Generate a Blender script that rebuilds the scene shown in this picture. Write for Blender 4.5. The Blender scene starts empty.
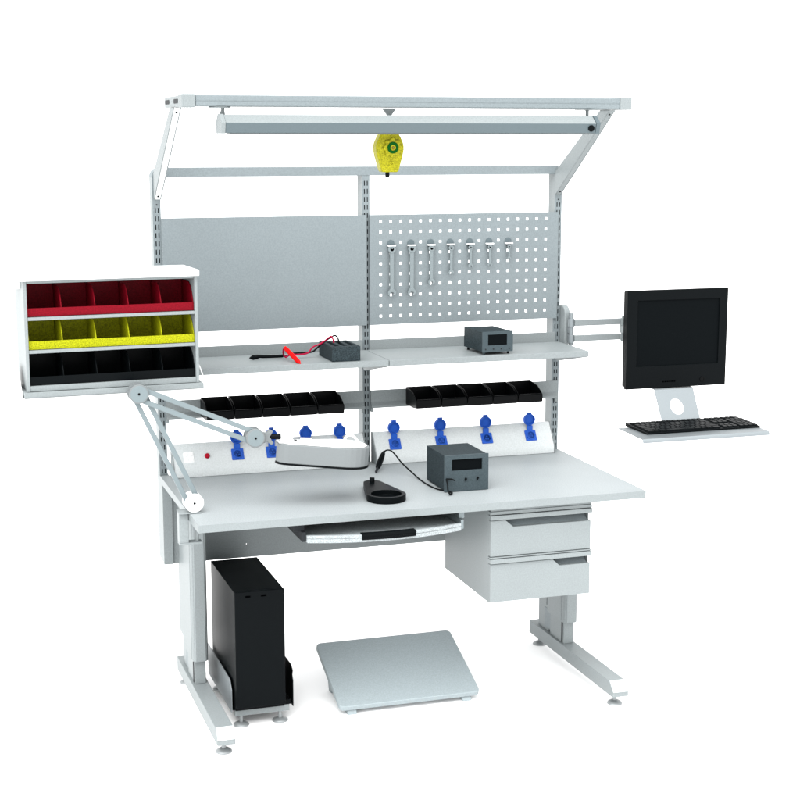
import bpy, bmesh, math, random
from mathutils import Vector, Matrix
R = math.radians
random.seed(4)
sc = bpy.context.scene
COL = sc.collection

# ------------------------------------------------------------------ materials
def mat(name, col, rough=.5, metal=0., spec=.35, grain=.0, gscale=900., bump=0., bscale=600., blotch=0., coat=0., trans=0.):
    m = bpy.data.materials.new(name); m.use_nodes = True
    nt = m.node_tree; b = nt.nodes['Principled BSDF']
    b.inputs['Base Color'].default_value = (*col, 1)
    b.inputs['Roughness'].default_value = rough
    b.inputs['Metallic'].default_value = metal
    b.inputs['Specular IOR Level'].default_value = spec
    b.inputs['Coat Weight'].default_value = coat
    b.inputs['Transmission Weight'].default_value = trans
    tc = nt.nodes.new('ShaderNodeTexCoord')
    if grain or blotch:
        n = nt.nodes.new('ShaderNodeTexNoise'); n.inputs['Scale'].default_value = gscale
        n.inputs['Detail'].default_value = 1.5
        nt.links.new(tc.outputs['Object'], n.inputs['Vector'])
        rp = nt.nodes.new('ShaderNodeMapRange')
        rp.inputs['From Min'].default_value = .3; rp.inputs['From Max'].default_value = .7
        rp.inputs['To Min'].default_value = 1 - grain; rp.inputs['To Max'].default_value = 1 + grain
        nt.links.new(n.outputs['Fac'], rp.inputs['Value'])
        v = rp.outputs['Result']
        if blotch:
            n2 = nt.nodes.new('ShaderNodeTexNoise'); n2.inputs['Scale'].default_value = 7.
            n2.inputs['Detail'].default_value = 3
            nt.links.new(tc.outputs['Object'], n2.inputs['Vector'])
            r2 = nt.nodes.new('ShaderNodeMapRange')
            r2.inputs['From Min'].default_value = .3; r2.inputs['From Max'].default_value = .7
            r2.inputs['To Min'].default_value = 1 - blotch; r2.inputs['To Max'].default_value = 1 + blotch
            nt.links.new(n2.outputs['Fac'], r2.inputs['Value'])
            mu = nt.nodes.new('ShaderNodeMath'); mu.operation = 'MULTIPLY'
            nt.links.new(v, mu.inputs[0]); nt.links.new(r2.outputs['Result'], mu.inputs[1]); v = mu.outputs[0]
        vm = nt.nodes.new('ShaderNodeVectorMath'); vm.operation = 'SCALE'
        vm.inputs[0].default_value = col
        nt.links.new(v, vm.inputs['Scale'])
        nt.links.new(vm.outputs[0], b.inputs['Base Color'])
    if bump:
        n = nt.nodes.new('ShaderNodeTexNoise'); n.inputs['Scale'].default_value = bscale
        nt.links.new(tc.outputs['Object'], n.inputs['Vector'])
        bp = nt.nodes.new('ShaderNodeBump'); bp.inputs['Strength'].default_value = bump
        bp.inputs['Distance'].default_value = .0005
        nt.links.new(n.outputs['Fac'], bp.inputs['Height'])
        nt.links.new(bp.outputs['Normal'], b.inputs['Normal'])
    return m

M = {
 'floor':    mat('white studio floor', (.93, .93, .93), .9, spec=.0),
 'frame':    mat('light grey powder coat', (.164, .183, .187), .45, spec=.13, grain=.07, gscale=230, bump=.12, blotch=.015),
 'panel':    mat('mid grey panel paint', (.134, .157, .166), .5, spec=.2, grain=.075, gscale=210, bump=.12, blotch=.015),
 'top':      mat('pale speckled laminate', (.214, .235, .242), .5, spec=.2, grain=.13, gscale=260, bump=.08, blotch=.02),
 'tray':     mat('coarse speckled laminate', (.215, .238, .246), .5, spec=.3, grain=.42, gscale=430),
 'pale':     mat('pale trunking lacquer and foot highlight', (.40, .425, .43), .45, spec=.2, grain=.08, gscale=240, bump=.08),
 'footrest': mat('footrest grey paint', (.225, .262, .275), .5, spec=.2, grain=.08, gscale=230, bump=.1),
 'void':     mat('black recess', (.0004, .0005, .0006), 1., spec=.0),
 'white':    mat('white enamel', (.58, .59, .59), .35, spec=.4, grain=.02, gscale=500),
 'offwhite': mat('off white plastic', (.118, .130, .134), .4, spec=.2, grain=.03, gscale=500),
 'arm':      mat('grey arm enamel', (.118, .145, .154), .4, spec=.2, grain=.04, gscale=700),
 'alu':      mat('brushed aluminium', (.165, .185, .195), .42, metal=.5, grain=.05, gscale=700),
 'steel':    mat('satin steel', (.135, .160, .168), .36, metal=.35, grain=.06, gscale=300),
 'chrome':   mat('zinc plated steel', (.20, .215, .22), .4, metal=.35, spec=.4),
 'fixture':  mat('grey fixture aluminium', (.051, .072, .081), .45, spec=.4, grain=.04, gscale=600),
 'slot':     mat('near-black for locks and slot shade', (.010, .012, .014), .8, spec=.1),
 'dark':     mat('dark steel', (.016, .018, .020), .5, spec=.05),
 'black':    mat('black plastic', (.0019, .0027, .0032), .36, spec=.035, grain=.1, gscale=400, bump=.1),
 'pitch':    mat('matt black plastic', (.0012, .0015, .0018), .36, spec=.055, grain=.1, gscale=400),
 'charcoal': mat('charcoal casing', (.017, .0245, .028), .55, spec=.05, grain=.6, gscale=330, bump=.2),
 'charface': mat('charcoal front panel', (.037, .050, .056), .5, spec=.05, grain=.14, gscale=300),
 'screen':   mat('dark display', (.0019, .0027, .0032), .6, spec=.02),
 'rubber':   mat('black rubber', (.0035, .0044, .005), .6, spec=.05),
 'red':      mat('red bin plastic', (.118, .0018, .0065), .5, spec=.05, grain=.25, gscale=260),
 'yellow':   mat('yellow bin plastic', (.215, .225, .004), .5, spec=.05, grain=.38, gscale=260),
 'balancer': mat('yellow balancer housing', (.235, .222, .006), .42, spec=.10, grain=.38, gscale=300, bump=.4, bscale=300),
 'green':    mat('green ring', (.0012, .055, .004), .4, spec=.05),
 'brass':    mat('brass boss', (.17, .10, .02), .4, metal=.6),
 'blue':     mat('blue socket plastic', (.014, .066, .33), .38, spec=.10, grain=.08, gscale=500),
 'button':   mat('red push button', (.24, .002, .012), .3, spec=.05),
 'probe':    mat('bright red probe', (.48, .004, .004), .4, spec=.05),
 'redwire':  mat('red lead', (.25, .006, .03), .45, spec=.05),
}

# ------------------------------------------------------------------ mesh building
class MB:
    def __init__(s): s.bm = bmesh.new(); s.mi = 0; s.X = Matrix.Identity(4)
    def v(s, *p): return s.bm.verts.new(s.X @ Vector(p))
    def f(s, vs):
        try: fc = s.bm.faces.new(vs); fc.material_index = s.mi; return fc
        except ValueError: return None
    def box(s, x0, x1, y0, y1, z0, z1):
        p = [s.v(x, y, z) for z in (z0, z1) for x, y in ((x0, y0), (x1, y0), (x1, y1), (x0, y1))]
        for q in ((0, 3, 2, 1), (4, 5, 6, 7), (0, 1, 5, 4), (1, 2, 6, 5), (2, 3, 7, 6), (3, 0, 4, 7)): s.f([p[i] for i in q])
        return s
    def prism(s, pts, plane, a0, a1):
        def P(u, w, a): return {'xy': (u, w, a), 'xz': (u, a, w), 'yz': (a, u, w)}[plane]
        A = [s.v(*P(u, w, a0)) for u, w in pts]; B = [s.v(*P(u, w, a1)) for u, w in pts]
        s.f(A); s.f(B[::-1]); n = len(pts)
        for i in range(n): s.f([A[i], B[i], B[(i + 1) % n], A[(i + 1) % n]])
        return s
    def cyl(s, p0, p1, r0, r1=None, n=24):
        r1 = r0 if r1 is None else r1
        p0, p1 = Vector(p0), Vector(p1); d = (p1 - p0).normalized()
        a = d.orthogonal().normalized(); b = d.cross(a)
        A, B = [], []
        for i in range(n):
            t = 2 * math.pi * i / n; o = a * math.cos(t) + b * math.sin(t)
            A.append(s.v(*(p0 + o * r0))); B.append(s.v(*(p1 + o * r1)))
        s.f(A); s.f(B[::-1])
        for i in range(n): s.f([A[i], B[i], B[(i + 1) % n], A[(i + 1) % n]])
        return s
    def lathe(s, prof, c, axis=(0, 0, 1), n=28):
        c = Vector(c); d = Vector(axis).normalized(); a = d.orthogonal().normalized(); b = d.cross(a)
        rings = []
        for r, h in prof:
            if r < 1e-6: rings.append([s.v(*(c + d * h))])
            else: rings.append([s.v(*(c + d * h + (a * math.cos(2 * math.pi * i / n) + b * math.sin(2 * math.pi * i / n)) * r)) for i in range(n)])
        for P, Q in zip(rings, rings[1:]):
            for i in range(n):
                j = (i + 1) % n
                if len(P) == 1 and len(Q) == 1: continue
                if len(P) == 1: s.f([P[0], Q[i], Q[j]])
                elif len(Q) == 1: s.f([P[i], Q[0], P[j]])
                else: s.f([P[i], Q[i], Q[j], P[j]])
        if len(rings[0]) > 1: s.f(rings[0])
        if len(rings[-1]) > 1: s.f(rings[-1][::-1])
        return s
    def ring(s, c, axis, r0, r1, h0, h1, n=28):
        return s.lathe([(r0, h0), (r1, h0), (r1, h1), (r0, h1), (r0, h0)], c, axis, n)._noend()
    def _noend(s):
        return s
    def tube(s, pts, r, n=10, sub=6, taper=None):
        P = [Vector(p) for p in pts]; path = []
        if sub > 1:
            Q = [2 * P[0] - P[1]] + P + [2 * P[-1] - P[-2]]
            for i in range(1, len(Q) - 2):
                for k in range(sub):
                    t = k / sub; a, b, c, d = Q[i - 1:i + 3]
                    path.append(.5 * ((2 * b) + (c - a) * t + (2 * a - 5 * b + 4 * c - d) * t * t + (3 * b - a - 3 * c + d) * t ** 3))
            path.append(P[-1])
        else: path = P
        T = (path[1] - path[0]).normalized(); a = T.orthogonal().normalized(); rings = []
        for i, p in enumerate(path):
            T = (path[min(i + 1, len(path) - 1)] - path[max(i - 1, 0)]).normalized()
            a = (a - T * a.dot(T)).normalized(); b = T.cross(a)
            rr = r if taper is None else taper(i / (len(path) - 1))
            rings.append([s.v(*(p + (a * math.cos(2 * math.pi * k / n) + b * math.sin(2 * math.pi * k / n)) * rr)) for k in range(n)])
        for A, B in zip(rings, rings[1:]):
            for k in range(n): s.f([A[k], A[(k + 1) % n], B[(k + 1) % n], B[k]])
        s.f(rings[0][::-1]); s.f(rings[-1])
        return s
    def perf(s, x0, x1, z0, z1, y0, y1, xh, zh):
        """plate in the XZ plane with a rectangular hole wherever an xh interval meets a zh interval"""
        xs = sorted([x0, x1] + [t for h in xh for t in h]); zs = sorted([z0, z1] + [t for h in zh for t in h])
        nx, nz = len(xs), len(zs)
        F = [[s.v(x, y0, z) for z in zs] for x in xs]; B = [[s.v(x, y1, z) for z in zs] for x in xs]
        hole = lambda i, j: i % 2 == 1 and j % 2 == 1
        for i in range(nx - 1):
            for j in range(nz - 1):
                if hole(i, j):
                    for (a, b), (c, d) in (((i, j), (i + 1, j)), ((i + 1, j), (i + 1, j + 1)), ((i + 1, j + 1), (i, j + 1)), ((i, j + 1), (i, j))):
                        s.f([F[a][b], F[c][d], B[c][d], B[a][b]])
                else:
                    s.f([F[i][j], F[i + 1][j], F[i + 1][j + 1], F[i][j + 1]])
                    s.f([B[i][j], B[i][j + 1], B[i + 1][j + 1], B[i + 1][j]])
        for i in range(nx - 1):
            s.f([F[i][0], B[i][0], B[i + 1][0], F[i + 1][0]]); s.f([F[i][-1], F[i + 1][-1], B[i + 1][-1], B[i][-1]])
        for j in range(nz - 1):
            s.f([F[0][j], F[0][j + 1], B[0][j + 1], B[0][j]]); s.f([F[-1][j], B[-1][j], B[-1][j + 1], F[-1][j + 1]])
        return s

def link(name, mb, mats, parent=None, bevel=0., seg=2, flat=False, org=None):
    """one mesh object; vertices given in the frame of the top-level thing"""
    if not isinstance(mats, (list, tuple)): mats = [mats]
    off = Vector(org) if org is not None else (Vector(parent['_o']) if parent is not None else Vector((0, 0, 0)))
    bmesh.ops.translate(mb.bm, verts=mb.bm.verts, vec=-off)
    bmesh.ops.recalc_face_normals(mb.bm, faces=mb.bm.faces)
    me = bpy.data.meshes.new(name); mb.bm.to_mesh(me); mb.bm.free()
    for m in mats: me.materials.append(M[m])
    if not flat:
        for p in me.polygons: p.use_smooth = True
        me.set_sharp_from_angle(angle=R(34))
    o = bpy.data.objects.new(name, me); COL.objects.link(o)
    if parent is not None:
        o.parent = parent; o['_o'] = parent['_o']
    else:
        o.location = off; o['_o'] = tuple(off)
    if bevel:
        b = o.modifiers.new('edge', 'BEVEL'); b.width = bevel; b.segments = seg; b.limit_method = 'ANGLE'; b.angle_limit = R(40)
        b.harden_normals = True
    return o

def thing(name, label, cat, loc=(0, 0, 0), rz=0., group=None, local=False):
    o = bpy.data.objects.new(name, None); COL.objects.link(o)
    o.location = loc; o.rotation_euler = (0, 0, rz); o.empty_display_size = .05
    o['_o'] = (0., 0., 0.) if local else tuple(loc)
    o['label'] = label; o['category'] = cat
    if group: o['group'] = group
    return o
def tag(o, label, cat, group=None):
    o['label'] = label; o['category'] = cat
    if group: o['group'] = group
    return o
def kids(o): return [c for c in bpy.data.objects if c.parent == o]
def copy_tree(o, parent=None):
    c = o.copy(); COL.objects.link(c); c.parent = parent
    for ch in kids(o): copy_tree(ch, c)
    return c
def rrect(w, h, r, n=6, cx=0., cy=0.):
    pts = []
    for sx, sy, a0 in ((1, 1, 0), (-1, 1, 90), (-1, -1, 180), (1, -1, 270)):
        for k in range(n + 1):
            a = R(a0 + 90 * k / n)
            pts.append((cx + sx * (w / 2 - r) + r * math.cos(a), cy + sy * (h / 2 - r) + r * math.sin(a)))
    return pts

# ------------------------------------------------------------------ setting
fl = MB(); fl.v(-40, -40, 0); fl.bm.verts.ensure_lookup_table()
fl = MB(); fl.f([fl.v(-60, -60, 0), fl.v(60, -60, 0), fl.v(60, 60, 0), fl.v(-60, 60, 0)])
o = link('floor', fl, 'floor'); o['kind'] = 'structure'

# ------------------------------------------------------------------ workbench
wb = thing('workbench', 'large pale grey steel workbench with tall slotted uprights and an overhead frame', 'workbench', (0, .37, 0))
tt = link('tabletop', MB().box(-.7485, .7485, .0021, .7255, .726, .75), 'top', wb)
link('edge_band', MB().box(-.75, .75, 0, .002, .7258, .7502), 'frame', tt, .0008)
for xx in (-.75, .7486): link('edge_band', MB().box(xx, xx + .0014, .0021, .726, .7258, .7502), 'frame', tt)
link('modesty_panel', MB().perf(-.717, .717, .443, .724, .688, .696, [(-.459, -.455), (.455, .459)], [(.489, .493)]), 'frame', wb)
for s in (-1, 1):
    c = .677 * s
    lg = link('leg', MB().prism([(.0025, .039), (.0025, .056), (.034, .088), (.737, .088), (.737, .039)], 'yz', c - .0287, c + .0287), 'frame', wb, .002)
    link('end_piece_or_highlight', MB().prism([(.0019, .0562), (.0337, .0884), (.0333, .0889), (.0014, .0567)], 'yz', c - .0272, c + .0272), 'pale', lg)  # pale sliver over the foot's chamfer paints in its bright highlight
    # inner column standing on the foot, with the oblong service window and dark adjusting slot on its inner side
    col = MB()
    col.box(c - .019, c + .019, .435, .560, .088, .70)
    col.box(c - .015, c + .015, .585, .680, .088, .70)
    col.box(c - .010, c + .010, .560, .585, .088, .70)
    link('column', col, 'frame', lg, .002)
    win = MB().box(c - .0165, c + .0165, .545, .620, .10, .175)
    link('service_window', win, 'panel', lg, .0015)
    sl = MB()
    sl.prism([(c - .017, .414), (c + .017, .414), (c + .019, .418), (c + .0215, .418), (c + .026, .426), (c + .026, .575), (c - .026, .575), (c - .026, .452), (c - .0225, .449), (c - .0225, .440), (c - .026, .437), (c - .026, .426), (c - .0215, .418), (c - .019, .418)], 'xy', .172, .722)
    sl.prism([(.59, .19), (.59, .722), (.70, .722), (.70, .20)], 'yz', c - .022, c + .022)
    sl.box(c - .014, c + .014, .575, .59, .195, .722)
    link('sleeve', sl, 'frame', lg, .002)
    k = MB()
    k.box(c - .0215, c - .019, .446, .454, .092, .165)
    link('adjusting_slot', k, 'dark', lg)
    mk = MB(); mk.box(c - .016, c - .006, .408, .4138, .690, .708)
    link('height_lock', mk, 'slot', lg, .001)
    mk = MB(); mk.box(c - .016, c - .006, .408, .4138, .650, .680); mk.prism([(c - .014, .656), (c - .006, .656), (c + .004, .642), (c - .003, .638)], 'xz', .402, .4075); mk.box(c - .012, c - .008, .4074, .4082, .650, .656)
    link('height_lock', mk, 'slot', lg, .001)
    for y in (.048, .70):
        ft = MB(); ft.cyl((c, y, .010), (c, y, .042), .0065, n=14)
        ft.lathe([(.0, .013), (.010, .013), (.016, .011), (.024, .006), (.026, .003), (.026, 0), (0, 0)], (c, y, 0))
        link('levelling_foot', ft, 'chrome', lg)
# underframe rails that carry the top
ur = MB(); ur.box(-.70, .70, .10, .13, .700, .7255); ur.box(-.70, .70, .58, .61, .700, .7255)
link('underframe', ur, 'frame', wb, .002)

pitch, ztop, zbot = .0281, 1.664, .764
zh = []
z = ztop
while z > zbot: zh.append((z - .0085, z + .0085)); z -= pitch
zh = zh[::-1]
for xc in (-.736, 0, .736):
    p = MB()
    a, b = xc - .014, xc + .014
    p.perf(a, b, .75, 1.775, .730, .732, [(xc - .0068, xc - .0028), (xc + .0036, xc + .0074)], zh + ([(ztop + pitch * k - .0085, ztop + pitch * k + .0085) for k in (1, 2, 3)] if xc == 0 else []))
    p.mi = 2  # paler side sheets: the brightness of their lit sides is put into the colour
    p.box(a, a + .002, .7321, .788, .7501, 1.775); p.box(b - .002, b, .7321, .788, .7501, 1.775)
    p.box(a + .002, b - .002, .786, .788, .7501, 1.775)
    p.mi = 1; p.box(a + .0021, b - .0021, .738, .742, .7502, 1.774); p.mi = 2  # near-black core paints in the shade inside the hollow post
    # deeper lower section that bolts to the back of the table
    lo = -.750 if xc < -.1 else (.718 if xc > .1 else xc - .016)
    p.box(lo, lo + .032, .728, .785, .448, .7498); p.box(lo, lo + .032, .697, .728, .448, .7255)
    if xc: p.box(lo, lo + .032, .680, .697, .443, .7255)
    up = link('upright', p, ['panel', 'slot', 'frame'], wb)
    if xc:
        for dx, z in ((-.006, 1.755), (.006, 1.748), (.0, 1.683)):
            link('screw', MB().cyl((xc + dx, .7285, z), (xc + dx, .7302, z), .0025, n=10), 'dark', up)

def rbar(x0, x1, z0, z1, r, n=8):
    pts = [(x0, z0)]
    for k in range(n + 1): a = R(180 - 90 * k / n); pts.append((x0 + r + r * math.cos(a), z1 - r + r * math.sin(a)))
    for k in range(n + 1): a = R(90 - 90 * k / n); pts.append((x1 - r + r * math.cos(a), z1 - r + r * math.sin(a)))
    pts.append((x1, z0)); return pts
link('crossbar', MB().prism(rbar(-.75, .75, 1.7752, 1.806, .03), 'xz', .729, .789), 'panel', wb, .003)

# overhead frame
of = MB(); of.box(-.700, .700, .164, .224, 1.999, 2.033)
ov = link('overhead_beam', of, 'panel', wb, .003)
g = MB(); g.box(-.70, .70, .1632, .1645, 2.0155, 2.0168)
link('beam_groove', g, 'panel', ov)
for s in (-1, 1):
    xa, xb = (-.742, -.7005) if s < 0 else (.7005, .742)
    link('end_piece_or_highlight', MB().box(xa, xb, .161, .228, 1.996, 2.036), 'frame', ov, .003)
    br = MB(); br.box(s * .728 - .013, s * .728 + .013, .2285, .48, 1.998, 2.032)
    b = link('side_bracket', br, 'frame', wb, .003)
    for y in (.268, .428):
        link('slot', MB().prism([(u, w) for u, w in rrect(.075, .013, .006, 4, y, 2.016)], 'yz', s * .7415 - .0006, s * .7415 + .0006), 'dark', b)
    am = MB()
    c = s * .733
    P = [(.727, 1.700), (.727, 1.786), (.360, 1.9975), (.288, 1.9975)]
    # channel: two flanges and the face towards the front
    am.prism(P, 'yz', c - .0125, c - .0095)
    am.prism(P, 'yz', c + .0095, c + .0125)
    d = .004
    am.mi = 1 if s < 0 else 0  # left strut's front face is coloured white to carry the light on it
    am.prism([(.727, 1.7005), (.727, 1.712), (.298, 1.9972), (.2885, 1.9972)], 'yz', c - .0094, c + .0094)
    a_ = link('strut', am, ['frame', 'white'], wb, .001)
    for t in (.04, .95):
        q = Vector((c, .727, 1.70)).lerp(Vector((c, .288, 1.9975)), t); nn = Vector((0, -.56, -.83))
        link('screw', MB().cyl(q - nn * .001, q + nn * .0015, .0035, n=10), 'dark', a_)

# ------------------------------------------------------------------ back panels
bp = MB(); bp.box(-.7215, -.0005, .7185, .7205, 1.2475, 1.638); bp.box(-.7215, -.0005, .7206, .7275, 1.634, 1.638); bp.box(-.7215, -.0005, .7206, .7275, 1.2475, 1.2515); bp.box(-.7235, -.7216, .7185, .7297, 1.2475, 1.638)
tag(link('back_panel', bp, 'panel', None, .0008, org=(-.369, .7195, 1.2475)), 'plain unperforated grey steel back panel filling the left bay', 'panel')
pg = MB()
xh = [(.051 + .0372 * i - .0046, .051 + .0372 * i + .0046) for i in range(18)]
zhh = [(1.279 + .0373 * j - .0046, 1.279 + .0373 * j + .0046) for j in range(10)]
pg.perf(.0125, .7318, 1.2475, 1.638, .7185, .7205, xh, zhh)
pg.box(.0125, .7318, .7206, .7275, 1.634, 1.638); pg.box(.0125, .7318, .7206, .7275, 1.2475, 1.2515); pg.box(.0105, .0124, .7185, .7297, 1.2475, 1.638)
tag(link('pegboard', pg, 'panel', None, org=(.369, .7195, 1.2475)), 'perforated grey pegboard with rows of square holes filling the right bay', 'pegboard')

# ------------------------------------------------------------------ shelves
for x0, x1, lab in ((-.742, -.0045, 'grey steel shelf under the plain panel carrying the leads and the slotted box'),
                    (-.0025, .740, 'grey steel shelf under the perforated board carrying a small instrument with feet')):
    t = thing('shelf', lab, 'shelf', ((x0 + x1) / 2, .58, 1.14), group='shelves on the uprights')
    link('board', MB().box(x0, x1, .447, .7165, 1.139, 1.16), 'frame', t, .0015)
    link('back_lip', MB().box(x0 + .012, x1 - .012, .7195, .7225, 1.142, 1.196), 'frame', t, .0008)
    for xx in (x0 + .006, x1 - .008):
        link('bracket', MB().prism([(.4475, 1.1385), (.7275, 1.1385), (.7275, 1.09), (.7, 1.09)], 'yz', xx, xx + .002), 'frame', t)

# ------------------------------------------------------------------ bin rails
for x0, x1, lab in ((-.7225, -.0135, 'grey louvred rail holding the left row of black bins'), (.0135, .7405, 'grey louvred rail holding the right row of black bins')):
    t = thing('bin_rail', lab, 'rail', ((x0 + x1) / 2, .72, .949), group='bin rails between the uprights')
    rb = MB()
    rb.box(x0 - .001, x0 - .0001, .7185, .7297, .957, 1.013); rb.prism([(.7185, 1.013), (.7215, 1.013), (.7215, .968), (.710, .956), (.710, .949), (.707, .949), (.707, .957), (.7185, .970)], 'yz', x0, x1)
    link('rail_strip', rb, 'frame', t, .0006)
    for xx in (x0 - .0005, x1 - .0085):
        hk = MB(); hk.box(xx, xx + .009, .7222, .7296, .934, 1.012); hk.box(xx, xx + .009, .7165, .7221, .934, .9475)
        link('hook_clip', hk, 'frame', t, .0006)

# ------------------------------------------------------------------ black bins on the rails
def bin_mesh(w, D, hb):
    m = MB(); th = .0025
    prof = [(0, .004), (0, .030), (.018, .041), (.050, hb - .008), (D, hb), (D, 0), (.028, 0)]
    m.prism(prof, 'yz', -w / 2, -w / 2 + th); m.prism(prof, 'yz', w / 2 - th, w / 2)
    m.prism([(0.0001, .0042), (0.0001, .031), (th, .031), (th, .0042)], 'yz', -w / 2 + th, w / 2 - th)
    m.prism([(D - th, th), (D - th, hb), (D - .0001, hb), (D - .0001, th)], 'yz', -w / 2 + th, w / 2 - th)
    m.prism([(.028, .0001), (D - .0001, .0001), (D - .0001, th), (th, th), (th, .0044), (.0005, .0044)], 'yz', -w / 2 + th, w / 2 - th)
    return m
prob = link('parts_bin', bin_mesh(.0935, .118, .064), 'pitch', None, .0012)
br_ = link('rim', MB().prism([(.002, .0305), (.0005, .034), (.004, .034), (.005, .031)], 'yz', -.043, .043), 'pitch', prob)
first = True
words = ['first', 'second', 'third', 'fourth', 'last']
for row, xs0 in (('left', -.561), ('right', .187)):
    for k in range(5):
        o = prob if first else copy_tree(prob); first = False
        o.location = (xs0 + .0975 * k, .585, .958)
        where = ['leftmost black bin', 'second black bin from the left', 'middle black bin', 'fourth black bin from the left', 'rightmost black bin'][k]
        tag(o, where + (' on the rail behind the magnifying lamp' if row == 'left' else ' on the rail above the soldering station'), 'bin', 'black parts bins hung on the rails')

# ------------------------------------------------------------------ power trunking
DS = Vector((0, .053, .080)).normalized()            # up the sloping face
NS = Vector((0, -.080, .053)).normalized()           # out of the sloping face
def face_pt(x, t):                                   # t metres up the slope from its lower edge
    return Vector((x, .667, .779)) + DS * t
def socket(tr, x):
    c = face_pt(x, .043)
    Mx = Matrix((( 1, 0, 0, c.x), (0, DS.y, NS.y, c.y), (0, DS.z, NS.z, c.z), (0, 0, 0, 1)))
    s = MB(); s.X = Mx
    s.prism(rrect(.043, .042, .003, 3), 'xy', .0003, .006)
    s.lathe([(.0165, .006), (.0165, .0095), (.0135, .0095), (.0125, .0035), (0, .0035)], (0, 0, 0))
    so = link('socket', s, 'blue', tr, .0006)
    h = MB(); h.X = Mx
    for a in (90, 210, 330): h.cyl((.006 * math.cos(R(a)), .006 * math.sin(R(a)), .002), (.006 * math.cos(R(a)), .006 * math.sin(R(a)), .0075), .0024, n=10)
    link('contact', h, 'blue', so)
    # hinge and lid standing open, nearly upright
    l = MB(); hc = Vector((x, c.y + DS.y * .021 - .004, c.z + DS.z * .021 + .006))
    l.box(x - .011, x + .011, hc.y - .003, hc.y + .004, hc.z - .010, hc.z + .014)
    lc = hc + Vector((0, .006, .036))
    l.lathe([(0, .006), (.0225, .006), (.0225, -.006), (.0185, -.006), (.0175, .001), (0, .001)], lc, (0, .98, .15), 30)
    l.box(x - .009, x + .009, lc.y - .003, lc.y + .004, lc.z + .0200, lc.z + .0275)
    link('socket_lid', l, 'blue', so, .0006)
for x0, x1, lab, xs in ((-.712, -.016, 'sloping socket trunking with a red button and white outlet at its left end', (-.483, -.359, -.234, -.109)),
                        (.015, .711, 'sloping socket trunking behind the soldering station holding only blue sockets', (.094, .271, .448, .622))):
    t = thing('power_trunking', lab, 'power strip', ((x0 + x1) / 2, .69, .75), group='power trunking along the back of the table')
    P = [(.664, .7505), (.664, .779), (.717, .859), (.7275, .859), (.7275, .7505)]
    link('channel', MB().prism(P, 'yz', x0 + .003, x1 - .003), 'pale', t, .0015)
    P2 = [(.662, .7505), (.662, .780), (.7165, .861), (.7275, .861), (.7275, .7505)]
    for xx in (x0, x1 - .0028): link('end_plate', MB().prism(P2, 'yz', xx, xx + .0028), 'frame', t)
    for x in xs: socket(t, x)
    if x0 < -.5:
        c = face_pt(-.590, .044)
        bt = MB(); bt.lathe([(0, .010), (.006, .0098), (.0085, .008), (.0095, .004), (.0095, .0)], c, NS)
        link('push_button', bt, 'button', t)
        c = face_pt(-.655, .043)
        Mx = Matrix(((1, 0, 0, c.x), (0, DS.y, NS.y, c.y), (0, DS.z, NS.z, c.z), (0, 0, 0, 1)))
        q = MB(); q.X = Mx
        q.prism(rrect(.036, .038, .003, 3), 'xy', .0003, .004)
        for i in (-1, 1):
            for j in (-1, 1): q.prism(rrect(.012, .011, .001, 2, .0085 * i, .009 * j), 'xy', .004, .0062)
        link('outlet_plate', q, 'white', t, .0005)

# ------------------------------------------------------------------ tool hooks and spanners
def spanner(L, w):
    """combination spanner hanging from its ring; origin at the ring centre, local z up"""
    m = MB(); th = .0022 + w * .08
    r1 = w * .5; n = 24
    m.lathe([(r1 * .52, -th), (r1, -th), (r1, th), (r1 * .52, th), (r1 * .52, -th)], (0, 0, 0), (0, 1, 0), n)
    s0, s1 = w * .26, w * .24
    m.prism([(-s0, -r1 * .86), (s0, -r1 * .86), (s1, -L + w * .75), (-s1, -L + w * .75)], 'xz', -th * .7, th * .7)
    J = []
    z0 = -L
    J = [(-s1, z0 + w * .80), (-w * .52, z0 + w * .42), (-w * .55, z0 + w * .1), (-w * .36, z0 - w * .12), (-w * .24, z0 - w * .10),
         (-w * .24, z0 + w * .26), (-w * .1, z0 + w * .37), (w * .1, z0 + w * .37), (w * .24, z0 + w * .26), (w * .24, z0 - w * .02), (w * .36, z0 - w * .02), (w * .55, z0 + w * .16), (w * .52, z0 + w * .46), (s1, z0 + w * .80)]
    m.prism(J, 'xz', -th * .85, th * .85)
    return m
hook0 = None
SP = [(.163, .0285), (.163, .0285), (.127, .0235), (.094, .0195), (.071, .0175), (.069, .0165), (.047, .014)]
names = ['longest spanner, leftmost on the pegboard beside the centre upright', 'long spanner second from the left on the pegboard', 'third spanner from the left, clearly shorter than the two long ones',
         'middle spanner of the seven, medium length', 'third spanner from the right end of the row', 'second spanner from the right, short', 'smallest spanner at the right end of the row']
hn = ['grey hook with the leftmost long spanner on the pegboard', 'grey hook holding the second long spanner', 'grey hook holding the third spanner from the left', 'grey hook with the middle spanner of the row',
      'grey hook holding the third spanner from the right', 'grey hook holding the second spanner from the right', 'rightmost grey hook holding the smallest spanner']
zr = 1.539
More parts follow.
